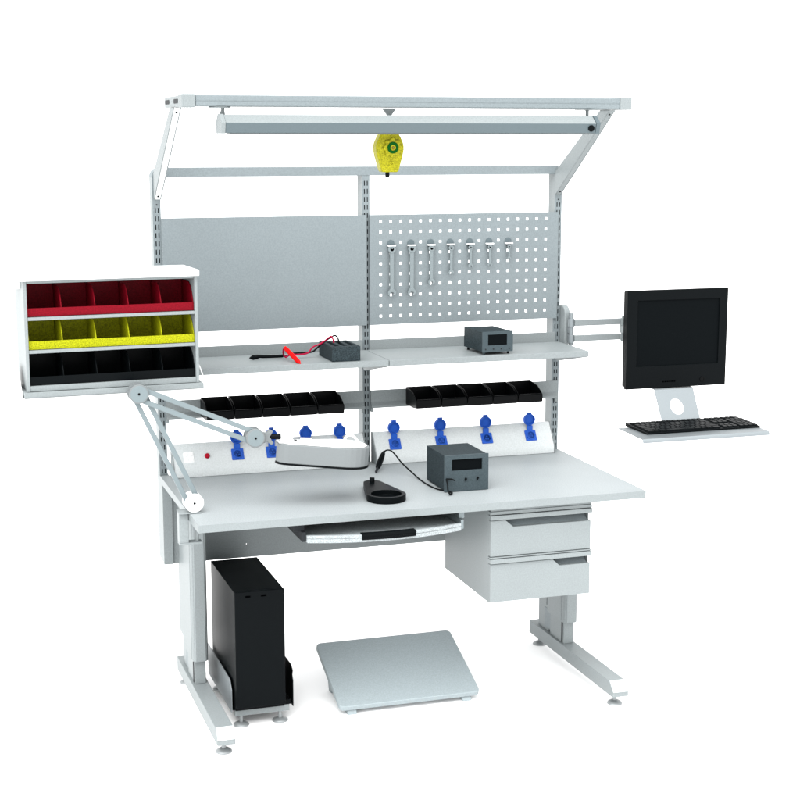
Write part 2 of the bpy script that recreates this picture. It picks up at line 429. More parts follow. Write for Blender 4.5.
for k in range(7):
    x = .051 + .0372 * (1 + 2 * k)
    if hook0 is None:
        h = thing('peg_hook', hn[k], 'hook', (x, .7185, zr), group='hooks on the pegboard')
        pl = MB()
        pts = [(x - .0125, zr - .016), (x + .0125, zr - .016), (x + .0125, zr - .002)] + [(x + .0125 * math.cos(R(a)), zr - .002 + .012 * math.sin(R(a))) for a in range(20, 180, 20)] + [(x - .0125, zr - .002)]
        pl.prism(pts, 'xz', .7155, .7183)
        link('hook_plate', pl, 'fixture', h, .0006)
        pn = MB(); pn.cyl((x, .7155, zr - .020), (x, .700, zr - .018), .0032, n=12)
        for dx in (-.009, .009):
            pn.box(x + dx - .002, x + dx + .002, .7155, .7180, zr - .034, zr - .016)
        link('prong', pn, 'steel', h)
        bar = MB(); bar.box(x - .0145, x + .0145, .702, .7155, zr - .0125, zr - .0075)
        link('retaining_bar', bar, 'white', h, .0012)
        hook0 = h
    else:
        h = copy_tree(hook0); h.location = (x, .7185, zr); h['label'] = hn[k]
    L, w = SP[k]
    o = link('spanner', spanner(L, w), 'steel', None, .0007)
    o.location = (x, .7065, zr - .022)
    tag(o, names[k], 'spanner', 'spanners hung on the pegboard')

# ------------------------------------------------------------------ light fixture
lf = thing('light_fixture', 'long slim overhead lamp housing hung under the top beam', 'light', (-.01, .16, 1.92))
PF = [(.130, 1.9205), (.120, 1.951), (.152, 1.975), (.178, 1.975), (.208, 1.951), (.200, 1.9205)]
def shell(x0, x1, prof):
    m = MB()
    A = [m.v(x0, y, z) for y, z in prof]; B = [m.v(x1, y, z) for y, z in prof]
    n = len(prof)
    for i in range(n):
        m.mi = 1 if i in (1, 2, 3) else 0  # lighter colour on the upper faces paints in light from above
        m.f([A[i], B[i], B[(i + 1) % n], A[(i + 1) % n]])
    m.mi = 0
    m.f(A); m.f(B[::-1]); return m
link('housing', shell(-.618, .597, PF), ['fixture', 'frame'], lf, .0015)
PE = [(.128, 1.919), (.118, 1.952), (.151, 1.977), (.179, 1.977), (.210, 1.952), (.202, 1.919)]
link('end_piece_or_highlight', MB().prism(PE, 'yz', -.631, -.6182), 'frame', lf, .001)
link('end_piece_or_highlight', MB().prism(PE, 'yz', .5972, .611), 'fixture', lf, .001)
link('diffuser', MB().box(-.60, .58, .142, .190, 1.9165, 1.9204), 'offwhite', lf)
for x in (-.612, .596):
    h = MB(); h.cyl((x, .192, 1.972), (x, .192, 1.9965), .0055, n=12); h.lathe([(0, 0), (.032, 0), (.034, .0016), (.032, .003), (0, .003)], (x - .01, .192, 1.9955))
    if x < 0: h.prism([(x - .012, 1.975), (x + .006, 1.975), (x + .003, 1.99), (x - .003, 1.99)], 'xz', .186, .198)
    link('hanger', h, 'frame', lf)
kn = MB(); kn.lathe([(0, .004), (.010, .004), (.0105, .0), (.0105, -.004), (0, -.004)], (.580, .1240, 1.936), (0, -.95, -.31))
link('switch_knob', kn, 'black', lf)

# ------------------------------------------------------------------ tool balancer
tb = thing('tool_balancer', 'yellow tool balancer with a green ring hanging from the overhead beam', 'tool balancer', (-.054, .26, 1.83))
bx, by, bz = -.0655, .255, 1.874
body = [(bx + u, bz + w) for u, w in ((-.0265, .050), (-.036, .034), (-.0435, .018), (-.0465, .006), (-.0465, -.006), (-.0425, -.026), (-.0275, -.0765), (.0285, -.0765), (.0425, -.026), (.0465, -.006), (.0465, .006), (.0435, .018), (.036, .034), (.0265, .050))]
link('housing', MB().prism(body, 'xz', by - .020, by + .025), 'balancer', tb, .007, 3)
gx = bx + .006
gr = []
for i in range(80):
    a = 2 * math.pi * i / 80; rr = .0285 + .0028 * math.cos(8 * a)
    gr.append((gx + rr * math.cos(a), bz + .001 + rr * math.sin(a)))
link('tension_wheel', MB().prism(gr, 'xz', by - .0275, by - .0195), 'balancer', tb, .0015)
rg = MB(); rg.lathe([(.0095, .0), (.0185, .0), (.0180, .003), (.0098, .003), (.0095, 0)], (gx, by - .0275, bz + .001), (0, -1, 0), 32)
link('coloured_ring', rg, 'green', tb)
rg = MB(); rg.lathe([(0, .0), (.0092, 0), (.0088, .003), (.0045, .003), (.004, .001), (0, .001)], (gx, by - .0275, bz + .001), (0, -1, 0))
link('hub', rg, 'balancer', tb)
rg = MB(); rg.lathe([(0, .0035), (.0032, .0035), (.0038, .0015), (0, .0)], (gx, by - .0285, bz + .001), (0, -1, 0), 6)
link('centre_bolt', rg, 'brass', tb)
sm = MB(); sm.lathe([(.0035, .0), (.0078, .0), (.0072, .003), (.0038, .003), (.0035, 0)], (bx + .003, by - .0198, bz - .049), (0, -1, 0), 20)
sm.box(bx - .0015, bx + .0065, by - .0215, by - .0202, bz - .0400, bz - .0375)
link('lock_pin', sm, 'balancer', tb)
tr = MB(); tr.prism([(bx - .022, 1.9985), (bx + .025, 1.9985), (bx + .007, 1.974), (bx - .003, 1.974)], 'xz', by - .006, by + .006)
tr.cyl((bx + .002, by, 1.922), (bx + .002, by, 1.978), .004, n=10)
link('suspension_bracket', tr, 'frame', tb, .001)
cb = MB(); cb.lathe([(0, .0), (.0060, .0), (.0068, .004), (.0068, .012), (.0055, .0165), (0, .0165)], (bx - .004, by, 1.7815))
link('cable_stop', cb, 'black', tb)
hk = MB(); hk.tube([(bx - .004, by, 1.782), (bx - .0065, by, 1.777), (bx - .0088, by, 1.769), (bx - .004, by, 1.7625), (bx + .001, by, 1.769), (bx - .001, by, 1.776)], .0013, n=8)
link('snap_hook', hk, 'chrome', tb)

# ------------------------------------------------------------------ drawer unit
du = thing('drawer_unit', 'grey two drawer steel unit hung under the right half of the tabletop', 'drawer unit', (.395, .27, .40))
cs = MB()
cs.box(.2165, .2195, .066, .49, .398, .708); cs.box(.5705, .5735, .066, .49, .398, .708)
cs.box(.2196, .5704, .066, .4875, .398, .401); cs.box(.2196, .5704, .066, .4875, .705, .708); cs.box(.2196, .5704, .4876, .49, .3981, .7079)
cs.box(.2165, .5735, .0465, .49, .7082, .7255)
link('casing', cs, 'frame', du, .001)
for zt, zl, zb, xa, xb in ((.6765, .652, .556, .268, .296), (.5295, .506, .4005, .438, .464)):
    fr = MB()
    fr.prism([(.2165, zb), (.2165, zt), (xa, zt), (xb, zl), (.5735, zl), (.5735, zb)], 'xz', .048, .0655)
    d = link('drawer', fr, 'frame', du, .0012)
    gp = MB(); gp.prism([(.0658, zl - .002), (.100, zt + .003), (.110, zt + .003), (.110, zl - .012), (.0658, zl - .012)], 'yz', .222, .568)
    link('finger_recess', gp, 'panel', d)
    rl = MB(); rl.box(.2135, .5755, .040, .066, zt + .0035, zt + .0185); rl.box(.2135, .5755, .044, .066, zt + .0205, zt + (.0312 if zt > .6 else .0245))
    link('rail_strip', rl, 'frame', d, .001)

# ------------------------------------------------------------------ keyboard drawer under the table
kd = thing('pull_out_tray', 'speckled pull-out keyboard tray with a curved front and black grip under the tabletop', 'tray', (-.157, .15, .667))
def bow(y, n=16, x0=-.411, x1=.098, dip=-.046):
    return [(x0 + (x1 - x0) * i / n, y + dip * (1 - (2 * i / n - 1) ** 2)) for i in range(n + 1)]
pts = bow(.002) + [(.098, .36), (-.411, .36)]
link('tray', MB().prism(pts, 'xy', .6665, .680), 'tray', kd, .002)
pts = bow(.0015) + bow(.016)[::-1]
link('front_lip', MB().prism(pts, 'xy', .6803, .690), 'tray', kd, .002)
gp = MB(); xs = [-.246 + .0176 * i for i in range(11)]
by_ = lambda x: .0015 - .046 * (1 - (2 * (x + .411) / .509 - 1) ** 2)
gp.prism([(x, by_(x) - .004) for x in xs] + [(x, by_(x) + .020) for x in xs[::-1]], 'xy', .674, .6935)
gp.prism([(x, by_(x) - .006) for x in xs] + [(x, by_(x) - .004) for x in xs[::-1]], 'xy', .681, .684)
link('grip', gp, 'black', kd, .002)
for xa, xb in ((-.446, -.4125), (.0995, .118)):
    rn = MB(); rn.box(xa, xb, .03, .40, .6995, .7255) if xa < 0 else rn.box(xa, xb, .03, .40, .70, .7255)
    rn.box(xa if xa > 0 else xb - .012, xb if xa < 0 else xa + .010, .012, .38, .669, .6993)
    link('runner', rn, 'dark' if xa < 0 else 'steel', kd, .001)

# ------------------------------------------------------------------ soldering station, iron and holder
ss = thing('soldering_station', 'large charcoal soldering station standing on the tabletop', 'soldering station', (.182, .275, .75))
link('casing', MB().box(.107, .255, .190, .372, .7535, .872), 'charcoal', ss, .0015)
link('front_panel', MB().perf(.104, .258, .7515, .8735, .180, .1898, [(.129, .236)], [(.8215, .8595)]), 'charface', ss)
link('display', MB().box(.1292, .2358, .1855, .1897, .8217, .8593), 'screen', ss)
for x, z in ((.178, .793), (.220, .7935)):
    k = MB(); k.lathe([(0, .005), (.0032, .005), (.0040, 0), (0, 0)], (x, .180, z), (-.1, -1, 0), 14); k.box(x - .0045, x - .001, .1745, .180, z - .0065, z - .001)
    link('knob', k, 'black', ss)
pl = MB(); pl.cyl((.109, .180, .7955), (.124, .166, .797), .0035, n=12); pl.cyl((.124, .166, .797), (.134, .160, .793), .003, .002, n=12)
link('plug', pl, 'rubber', ss)
for x in (.120, .242):
    for y in (.20, .36): link('foot', MB().cyl((x, y, .75), (x, y, .7536), .007, n=14), 'rubber', ss)

si = thing('soldering_iron', 'black soldering iron with a looping cable, its tip on the tabletop', 'soldering iron', (-.028, .53, .75))
it = MB()
a, b = Vector((-.028, .530, .7515)), Vector((.030, .618, .806))
hd = lambda t: a.lerp(b, t)
it.tube([hd(.22), hd(.30), hd(.45), hd(.7), hd(.9), hd(1.0)], .008, n=16, sub=4, taper=lambda t: .0052 + .0052 * math.sin(math.pi * min(1, t * 1.1)) ** .7)
link('handle', it, 'black', si)
tp = MB(); tp.cyl(hd(0), hd(.06), .0012, .003, n=12); tp.cyl(hd(.06), hd(.23), .0042, .005, n=14)
link('tip', tp, 'dark', si)
cbp = [hd(.99), (.036, .604, .8145), (.041, .572, .819), (.046, .540, .812), (.057, .49, .789), (.075, .44, .767), (.085, .385, .7535), (.085, .301, .7528), (.093, .236, .7528), (.108, .200, .7528),
       (.1215, .172, .753), (.118, .147, .7555), (.104, .130, .757), (.101, .140, .768), (.106, .158, .782), (.1085, .176, .794)]
link('cable', MB().tube(cbp, .0026, n=10, sub=8), 'rubber', si)

ih = thing('iron_holder', 'black teardrop-shaped iron holder base with an oval hollow on the tabletop', 'holder', (-.10, .2, .75))
cx, cy, r1 = -.110, .143, .064
kx, ky, r2 = -.104, .318, .030
out = []
ang = math.atan2(ky - cy, kx - cx); dd = math.hypot(kx - cx, ky - cy); ph = math.acos((r1 - r2) / dd)
n = 30
for i in range(n + 1):
    t = ang + ph + (2 * math.pi - 2 * ph) * i / n; out.append((cx + r1 * math.cos(t), cy + r1 * math.sin(t)))
for i in range(13):
    t = ang - ph + 2 * ph * i / 12; out.append((kx + r2 * math.cos(t), ky + r2 * math.sin(t)))
# body with a real well: outline bridged to the well's circle
hb = MB()
N = 96; rw = .050
def cast(t):
    d = Vector((math.cos(t), math.sin(t))); best = 0
    for i in range(len(out)):
        p, q = Vector(out[i]) - Vector((cx, cy)), Vector(out[(i + 1) % len(out)]) - Vector((cx, cy)); e = q - p; den = d.x * e.y - d.y * e.x
        if abs(den) < 1e-12: continue
        a_, b_ = (p.x * e.y - p.y * e.x) / den, (p.x * d.y - p.y * d.x) / den
        if a_ > 0 and -1e-6 <= b_ <= 1 + 1e-6: best = max(best, a_)
    return cx + d.x * best, cy + d.y * best
TT = sorted([2 * math.pi * i / N for i in range(N)] + [ang + k * .02 for k in range(-12, 13) if k])
N = len(TT); rim = [cast(t) for t in TT]
z0, z1, zw = .7505, .772, .756
OB = [hb.v(x, y, z0) for x, y in rim]; OT = [hb.v(x, y, z1) for x, y in rim]
W = [hb.v(cx + rw * math.cos(t), cy + rw * math.sin(t), z1) for t in TT]
WB = [hb.v(v.co.x, v.co.y, zw) for v in W]
hb.f(OB)
for i in range(N):
    j = (i + 1) % N
    hb.f([OB[i], OB[j], OT[j], OT[i]]); hb.f([OT[i], OT[j], W[j], W[i]]); hb.f([W[i], W[j], WB[j], WB[i]])
hb.f(WB)
bmesh.ops.remove_doubles(hb.bm, verts=hb.bm.verts, dist=.0002)
link('base', hb, 'black', ih, .0015)
link('peg', MB().lathe([(0, .0145), (.0075, .0145), (.0085, .013), (.0085, 0), (0, 0)], (-.105, .318, .7723)), 'black', ih)

# ------------------------------------------------------------------ small instrument and slotted box on the shelf
pi_ = thing('bench_instrument', 'small charcoal instrument box with a dark display standing on four feet on the shelf', 'instrument', (.3985, .464, 1.16), R(3.2), local=True)
link('casing', MB().box(-.0565, .0565, .004, .166, .0105, .080), 'charcoal', pi_, .001)
link('front_panel', MB().perf(-.0585, .0585, .0095, .0815, 0, .0038, [(-.037, .036)], [(.033, .071)]), 'charface', pi_)
link('display', MB().box(-.0368, .0358, .0018, .0037, .0332, .0708), 'screen', pi_)
for k in range(4):
    q = MB(); q.lathe([(0, .002), (.0022, .002), (.0026, 0), (0, 0)], (-.046 + .030 * k, 0, .020), (0, -1, 0), 12)
    link('key', q, 'dark', pi_)
for x in (-.046, .046):
    for y in (.014, .150): link('foot', MB().cyl((x, y, .0004), (x, y, .0108), .0042, n=12), 'charface' if x < 0 and y < .1 else 'rubber', pi_)

mb_ = thing('slotted_box', 'charcoal box with open slots in its top and two leads plugged in', 'connection box', (-.150, .55, 1.16))
X0, X1, Y0, Y1 = -.199, -.100, .466, .638
g = MB()
g.X = Matrix(((1, 0, 0, 0), (0, 0, 1, 0), (0, 1, 0, 0), (0, 0, 0, 1)))     # plate builder turned to lie flat
xs = [(-.183, -.167), (-.154, -.138), (-.125, -.109)]
g.perf(X0, X1, Y0, Y1, 1.1605, 1.210, xs, [(.492, .612)])
link('casing', g, ['charcoal'], mb_)
fb = MB(); fb.box(X0 + .004, X1 - .004, Y0 + .004, Y1 - .004, 1.1608, 1.196)
link('slot_floor', fb, 'black', mb_)

tp_ = thing('test_probe', 'black test probe lying on the shelf with its lead to the slotted box', 'test probe', (-.39, .60, 1.16), group='test probes on the shelf')
q = MB(); q.tube([(-.455, .60, 1.1665), (-.444, .60, 1.168), (-.432, .60, 1.1695), (-.418, .60, 1.1705), (-.405, .60, 1.1695), (-.37, .60, 1.169), (-.337, .60, 1.169)], .006, n=16, sub=4,
               taper=lambda t: .0012 + .0075 * min(1, t * 5.) if t < .22 else (.0075 if t < .42 else .0058))
link('probe_body', q, 'black', tp_)
q = MB(); q.tube([(-.338, .60, 1.169), (-.322, .597, 1.1685), (-.304, .59, 1.1775), (-.273, .59, 1.1785), (-.237, .59, 1.180), (-.216, .59, 1.195), (-.198, .59, 1.210), (-.173, .588, 1.2255), (-.158, .586, 1.234), (-.148, .584, 1.228), (-.1435, .582, 1.214), (-.143, .58, 1.197)], .0029, n=8)
link('lead', q, 'rubber', tp_)
tr_ = thing('test_probe', 'bright red test probe leaning on its point on the shelf', 'test probe', (-.31, .455, 1.16), group='test probes on the shelf')
a, b = Vector((-.3115, .458, 1.1605)), Vector((-.3420, .55, 1.2035))
q = MB(); q.tube([a, a.lerp(b, .12), a.lerp(b, .3), a.lerp(b, .6), a.lerp(b, .85), b], .006, n=16, sub=4, taper=lambda t: .0015 + .0062 * min(1, t * 4.2) if t < .9 else .0065)
link('probe_body', q, 'probe', tr_)
q = MB(); q.tube([b, (-.345, .557, 1.198), (-.341, .578, 1.179), (-.331, .582, 1.1665), (-.314, .585, 1.176), (-.289, .583, 1.1735), (-.254, .583, 1.1775), (-.236, .583, 1.197), (-.207, .583, 1.2085), (-.179, .582, 1.2285), (-.170, .581, 1.2315), (-.163, .579, 1.216), (-.162, .577, 1.198)], .0029, n=8)
link('lead', q, 'redwire', tr_)

# ------------------------------------------------------------------ magnifying lamp
ml = thing('magnifying_lamp', 'white magnifying lamp on a folded twin-bar arm clamped to the table edge', 'lamp', (-.75, .18, .75))
Y = .18
J1, J2, J3 = Vector((-.7326, Y, .7825)), Vector((-.895, Y, 1.136)), Vector((-.535, Y, .977))
cl = MB()
cl.box(-.781, -.712, .150, .212, .7508, .7535)
cl.box(-.781, -.7515, .165, .200, .655, .7507)
cl.box(-.781, -.708, .165, .200, .648, .6548)
cl.cyl((-.722, .182, .6545), (-.722, .182, .7255), .006, n=14)
link('clamp', cl, 'frame', ml, .0015)
def arm(A, B, s0, s1, y):
    d = (B - A).normalized(); nrm = Vector((d.z, 0, -d.x)); hw = .0076
    m = MB()
    for s in (-1, 1):
        o0, o1 = A + nrm * s * s0, B + nrm * s * s1
        q = [o0 - nrm * hw, o0 + nrm * hw, o1 + nrm * hw, o1 - nrm * hw]
        m.prism([(p.x, p.z) for p in q], 'xz', y - .0055, y + .0055)
    return m
link('lower_arm', arm(J1, J2, .0165, .0165, Y), 'arm', ml, .002)
link('upper_arm', arm(J2, J3, .0165, .0165, Y - .012), 'arm', ml, .002)
for J, mm in ((J1, 'white'), (J2, 'arm'), (J3, 'arm')):
    jd = MB(); jd.lathe([(0, -.026), (.0285, -.026), (.0300, -.0245), (.0300, -.0195), (.026, -.0190), (.026, .019), (.030, .0195), (.030, .025), (.0285, .0265), (0, .0265)], J, (0, 1, 0), 36)
    j_ = link('joint', jd, mm if mm == 'white' else 'offwhite', ml)
    dk = MB(); dk.lathe([(0, -.0264), (.0255, -.0264), (.0262, -.0258), (0, -.0258)], J, (0, 1, 0), 36)
    if mm != 'white': link('face_disc', dk, 'arm', j_)
    bt = MB(); bt.lathe([(0, -.0285), (.0030, -.0285), (.0040, -.026), (0, -.026)], J, (0, 1, 0), 14)
    link('bolt', bt, 'black', j_)
yk = MB()
K = Vector((-.478, Y, .974))
yk.prism([(J3.x + .024, J3.z + .016), (J3.x + .040, J3.z + .011), (J3.x + .052, J3.z + .020), (J3.x + .060, J3.z + .016), (J3.x + .052, J3.z + .004), (J3.x + .053, J3.z - .010), (J3.x + .062, J3.z - .022), (J3.x + .053, J3.z - .028), (J3.x + .040, J3.z - .016), (J3.x + .024, J3.z - .022)], 'xz', Y - .012, Y + .012)
link('fork', yk, 'offwhite', ml, .002)
kb = MB(); kb.cyl((J3.x + .050, Y - .004, J3.z - .001), (J3.x + .082, Y - .016, J3.z - .001), .0085, n=18)
link('tilt_knob', kb, 'black', ml, .0012)
# head: teardrop plan, narrow at the arm, wide at the lens, tipped slightly
hx0, hx1, ra, rb = -.428, -.245, .038, .082
hd_ = MB(); pts = []
d = hx1 - hx0; ph = math.acos((rb - ra) / d)      # angle measured from the axis pointing to the small end
na, nb = 7, 15
for i in range(nb + 1):
    t = math.pi + ph + (2 * math.pi - 2 * ph) * i / nb; pts.append((hx1 + rb * math.cos(t), rb * math.sin(t)))
for i in range(na + 1):
    t = math.pi - ph + 2 * ph * i / na; pts.append((hx0 + ra * math.cos(t), ra * math.sin(t)))
TX = Matrix.Translation((-.467, Y, .890)) @ Matrix.Rotation(R(5.2), 4, 'Y') @ Matrix.Translation((.467, 0, 0))
hd_.X = TX
hd_.prism(pts, 'xy', .004, .066)
head = link('lamp_head', hd_, 'offwhite', ml, .004, 2, flat=True)
rm = MB(); rm.X = TX; rm.prism([(x * 1.0 + (x + .33) * .012, y * 1.012) for x, y in pts], 'xy', -.001, .0038)
link('rubber_rim', rm, 'black', head)
tpc = MB(); tpc.X = TX
big = []
for x, y in pts: big.append((-.325 + (x + .325) * .95, y * .92))
tpc.prism(big, 'xy', .0662, .0685)
link('lens_cover', tpc, 'white', head, .001)
yo = MB(); yo.X = TX
yo.prism([(-.462, .066), (-.452, .100), (-.440, .100), (-.405, .0665)], 'xz', -.012, .010)
yo.box(-.465, -.365, -.022, .020, .0662, .0705)
yo.box(-.385, -.352, -.030, .026, .0662, .0790)
yo.cyl((-.410, -.010, .0702), (-.410, -.010, .0745), .009, n=18)
yo2 = MB(); yo2.X = TX; yo2.tube([(-.225, .070, .064), (-.215, .078, .078), (-.195, .072, .080), (-.182, .055, .064)], .0045, n=10)
link('mount_bracket', yo, 'white', head, .0015); link('grab_handle', yo2, 'white', head)
sc2 = MB(); sc2.X = TX; sc2.cyl((-.410, -.010, .0744), (-.410, -.010, .0765), .0052, n=14)
link('screw', sc2, 'black', head)
for v, zz in ((-.405, .0),): pass

# ------------------------------------------------------------------ storage cabinet with divided trays
cab = thing('storage_cabinet', 'grey three-tier cabinet with a white top, full of coloured trays, left of the bench', 'cabinet', (-.9562, .235, 1.146), R(3.5), local=True)
KS = .9757; cab.scale = (KS, KS, KS)
hw = .2725
c = MB(); c.box(-hw, -hw + .010, 0, .19, .002, .3465); c.box(hw - .010, hw, 0, .19, .002, .3465)
c.box(-hw + .0101, hw - .0101, .178, .19, .0025, .346)
link('casing', c, 'frame', cab, .0012)
link('lid', MB().box(-hw - .012, hw + .004, -.014, .195, .3468, .3660), 'white', cab, .002)
link('lid_liner', MB().box(-hw + .0101, hw - .0101, .004, .1775, .338, .3464), 'frame', cab, .001)
for zz, th in ((.0030, .017), (.1215, .010), (.2240, .010)):
    link('shelf', MB().box(-hw + .0101, hw - .0101, .0015, .1775, zz, zz + th), 'frame', cab, .001)
link('base_rail', MB().box(-hw - .010, hw + .012, -.010, .18, -.016, .0018), 'frame', cab, .0015)
bk = MB(); bk.prism([(-hw - .014, .318), (-hw - .0005, .318), (-hw - .0005, .345), (-hw - .014, .345)], 'xz', .06, .12)
link('side_block', bk, 'white', cab, .002)
cr = MB()
cr.box(-hw - .012, hw + .014, -.020, .17, -.032, -.0165)
link('carrier', cr, 'white', cab, .002)
cr = MB(); cr.prism([(-.016, -.030), (.150, -.030), (.150, .060), (.115, .075), (.085, .060)], 'yz', -hw - .0155, -hw - .0125)
link('carrier_side', cr, 'white', cab, .0006)
cr = MB(); cr.tube([(hw + .017, .10, .055), (hw + .017, .06, .040), (hw + .019, .0, -.002), (hw + .019, -.018, -.020), (hw + .010, -.024, -.030), (hw - .05, -.024, -.031), (hw - .25, -.024, -.031)], .0028, n=10)
link('wire_rail', cr, 'white', cab)
ma = MB(); ma.box(-.02, .06, .1905, .215, .06, .30); ma.cyl((.10, .285, .10), (.10, .285, .26), .014, n=18); ma.prism([(.03, .213), (.05, .213), (.11, .285), (.09, .290)], 'xy', .11, .25)
ma.prism([(.09, .28), (.11, .28), (.235, .470), (.215, .478)], 'xy', .12, .24)
link('mounting_arm', ma, 'frame', cab, .001)

CX = Matrix.Translation(cab.location) @ Matrix.Rotation(R(3.5), 4, 'Z') @ Matrix.Scale(KS, 4)
def tray(mname, z, label):
    W2 = .2615; D = .158; H = .088; th = .0025
    t = thing('bin_tray', label, 'bin tray', CX @ Vector((0, .010, z)), R(3.5), local=True, group='divided trays in the cabinet'); t.scale = (KS, KS, KS)
    m = MB()
    m.box(-W2, W2, 0, th, .0008, .027)                              # front lip
    m.box(-W2, W2, th, D, .0008, .0030)                            # floor
    m.box(-W2, W2, D - th, D, .0031, H)                            # back
    prof = [(th, .0031), (th, .0285), (.012, .046), (.024, .064), (.038, .078), (.056, H), (D - th, H), (D - th, .0031)]
    for s in (-1, 1):
        x = s * W2; m.prism(prof, 'yz', min(x, x - s * th), max(x, x - s * th))
    link('tray_body', m, mname, t, .0008)
    for k in range(1, 5):
        x = -W2 + 2 * W2 * k / 5
        link('divider', MB().prism(prof, 'yz', x - .0014, x + .0014), mname, t, .0006)
tray('red', .2343, 'red divided tray in the top tier of the cabinet')
tray('yellow', .1318, 'yellow divided tray in the middle tier of the cabinet')
tray('black', .0203, 'black divided tray in the bottom tier of the cabinet')

# ------------------------------------------------------------------ monitor arm, monitor, keyboard
ma = thing('swing_arm', 'grey twin-bar swing arm on the right upright carrying monitor and keyboard plate', 'swing arm', (.76, .66, 1.16))
pts = []
for k in range(13): a = R(0 + 180 * k / 12); pts.append((.722 + .036 * math.cos(a), 1.262 + .034 * math.sin(a)))
for k in range(13): a = R(180 + 180 * k / 12); pts.append((.722 + .036 * math.cos(a), 1.172 + .034 * math.sin(a)))
link('wall_plate', MB().prism(pts, 'yz', .7505, .7735), 'frame', ma, .005)
pv = MB(); pv.cyl((.769, .668, 1.150), (.769, .668, 1.270), .0085, n=18)
for z0, z1 in ((1.160, 1.190), (1.220, 1.250)): pv.cyl((.769, .668, z0), (.769, .668, z1), .0125, n=20)
pv.box(.760, .774, .668, .69, 1.195, 1.216)
link('pivot', pv, 'alu', ma, .001)
ar = MB()
for z0, z1 in ((1.1655, 1.1885), (1.2225, 1.2455)):
    ar.box(.778, .974, .655, .668, z0, z1)
    ar.box(.962, .978, .6495, .6545, z0 - .004, z1 + .002)
link('twin_bar', ar, 'frame', ma, .002)
ej = MB(); ej.cyl((.977, .662, 1.156), (.977, .662, 1.252), .007, n=16); ej.box(.968, 1.010, .640, .676, 1.1895, 1.2215)
ej.box(1.005, 1.055, .56, .65, 1.175, 1.235); ej.box(1.04, 1.14, .5205, .56, 1.15, 1.25)
link('end_joint', ej, 'frame', ma, .0015)
dp = MB(); dp.box(1.06, 1.10, .523, .529, .99, 1.1498)
link('drop_plate', dp, 'alu', ma)
# plate with the round hole that carries the keyboard shelf
hp = MB(); n = 32
c0 = Vector((1.074, .948)); rh = .026
quad = [(.998, .897), (1.152, .897), (1.160, 1.006), (1.003, 1.006)]
def edge_pt(t):
    d = Vector((math.cos(t), math.sin(t))); best = 9
    for i in range(4):
        p, q = Vector(quad[i]), Vector(quad[(i + 1) % 4]); e = q - p; den = d.x * e.y - d.y * e.x
        if abs(den) < 1e-9: continue
        w = p - c0; s_ = (w.x * e.y - w.y * e.x) / den; u_ = (w.x * d.y - w.y * d.x) / den
        if s_ > 0 and -1e-6 <= u_ <= 1 + 1e-6: best = min(best, s_)
    return c0 + d * best
ths = sorted([2 * math.pi * i / n for i in range(n)] + [math.atan2(q[1] - c0.y, q[0] - c0.x) % (2 * math.pi) for q in quad])
yy = lambda z: .372 + (z - .90) * .74
def vv(x, z, o): return hp.v(x, yy(z) + o, z)
OF = [vv(*edge_pt(t), 0) for t in ths]; OBk = [vv(*edge_pt(t), .003) for t in ths]
IF = [vv(c0.x + rh * math.cos(t), c0.y + rh * math.sin(t), 0) for t in ths]; IB = [vv(c0.x + rh * math.cos(t), c0.y + rh * math.sin(t), .003) for t in ths]
for i in range(len(ths)):
    j = (i + 1) % len(ths)
    hp.f([OF[i], OF[j], IF[j], IF[i]]); hp.f([OBk[i], IB[i], IB[j], OBk[j]]); hp.f([OF[i], OBk[i], OBk[j], OF[j]]); hp.f([IF[i], IF[j], IB[j], IB[i]])
hp.box(1.003, 1.160, .4515, .5225, 1.0062, 1.0092)
link('hanging_plate', hp, 'alu', ma)
ks = MB(); ks.prism([(.797, .130), (1.286, .130), (1.300, .340), (1.165, .345), (1.160, .372), (1.000, .372), (.995, .345), (.809, .340)], 'xy', .8945, .8975)
ks.prism([(.1295, .8976), (.126, .8945), (.122, .884), (.124, .8835), (.1300, .8938)], 'yz', .797, 1.286)
ks.box(1.002, 1.158, .3722, .375, .8945, .905)
link('keyboard_plate', ks, 'alu', ma, .0008)

mo = thing('monitor', 'black flat-panel monitor with a blank dark screen right of the bench', 'monitor', (1.09, .48, 1.012))
link('bezel', MB().perf(.889, 1.292, 1.012, 1.3685, .450, .468, [(.929, 1.2585)], [(1.0935, 1.3315)]), 'black', mo, .002)
link('screen', MB().box(.925, 1.262, .4555, .4675, 1.090, 1.335), 'screen', mo)
link('back_case', MB().box(.8965, 1.2865, .4682, .5005, 1.0165, 1.364), 'black', mo, .004)
bc = MB(); bc.box(1.0, 1.18, .5005, .5203, 1.10, 1.30)
link('mount_pad', bc, 'black', mo, .003)
pb = MB(); pb.lathe([(.0072, 0), (.0095, 0), (.0095, .0022), (.0072, .0022), (.0072, 0)], (1.196, .450, 1.037), (0, -1, 0), 28); pb.lathe([(0, .0008), (.0068, .0008), (.0068, -.001), (0, -.001)], (1.196, .450, 1.037), (0, -1, 0))
link('power_button', pb, 'pitch', mo)
bm_ = MB()
for i in range(6): bm_.box(1.034 + .0092 * i, 1.0405 + .0092 * i, .4492, .4501, 1.0325, 1.0370)
link('badge', bm_, 'void', mo)

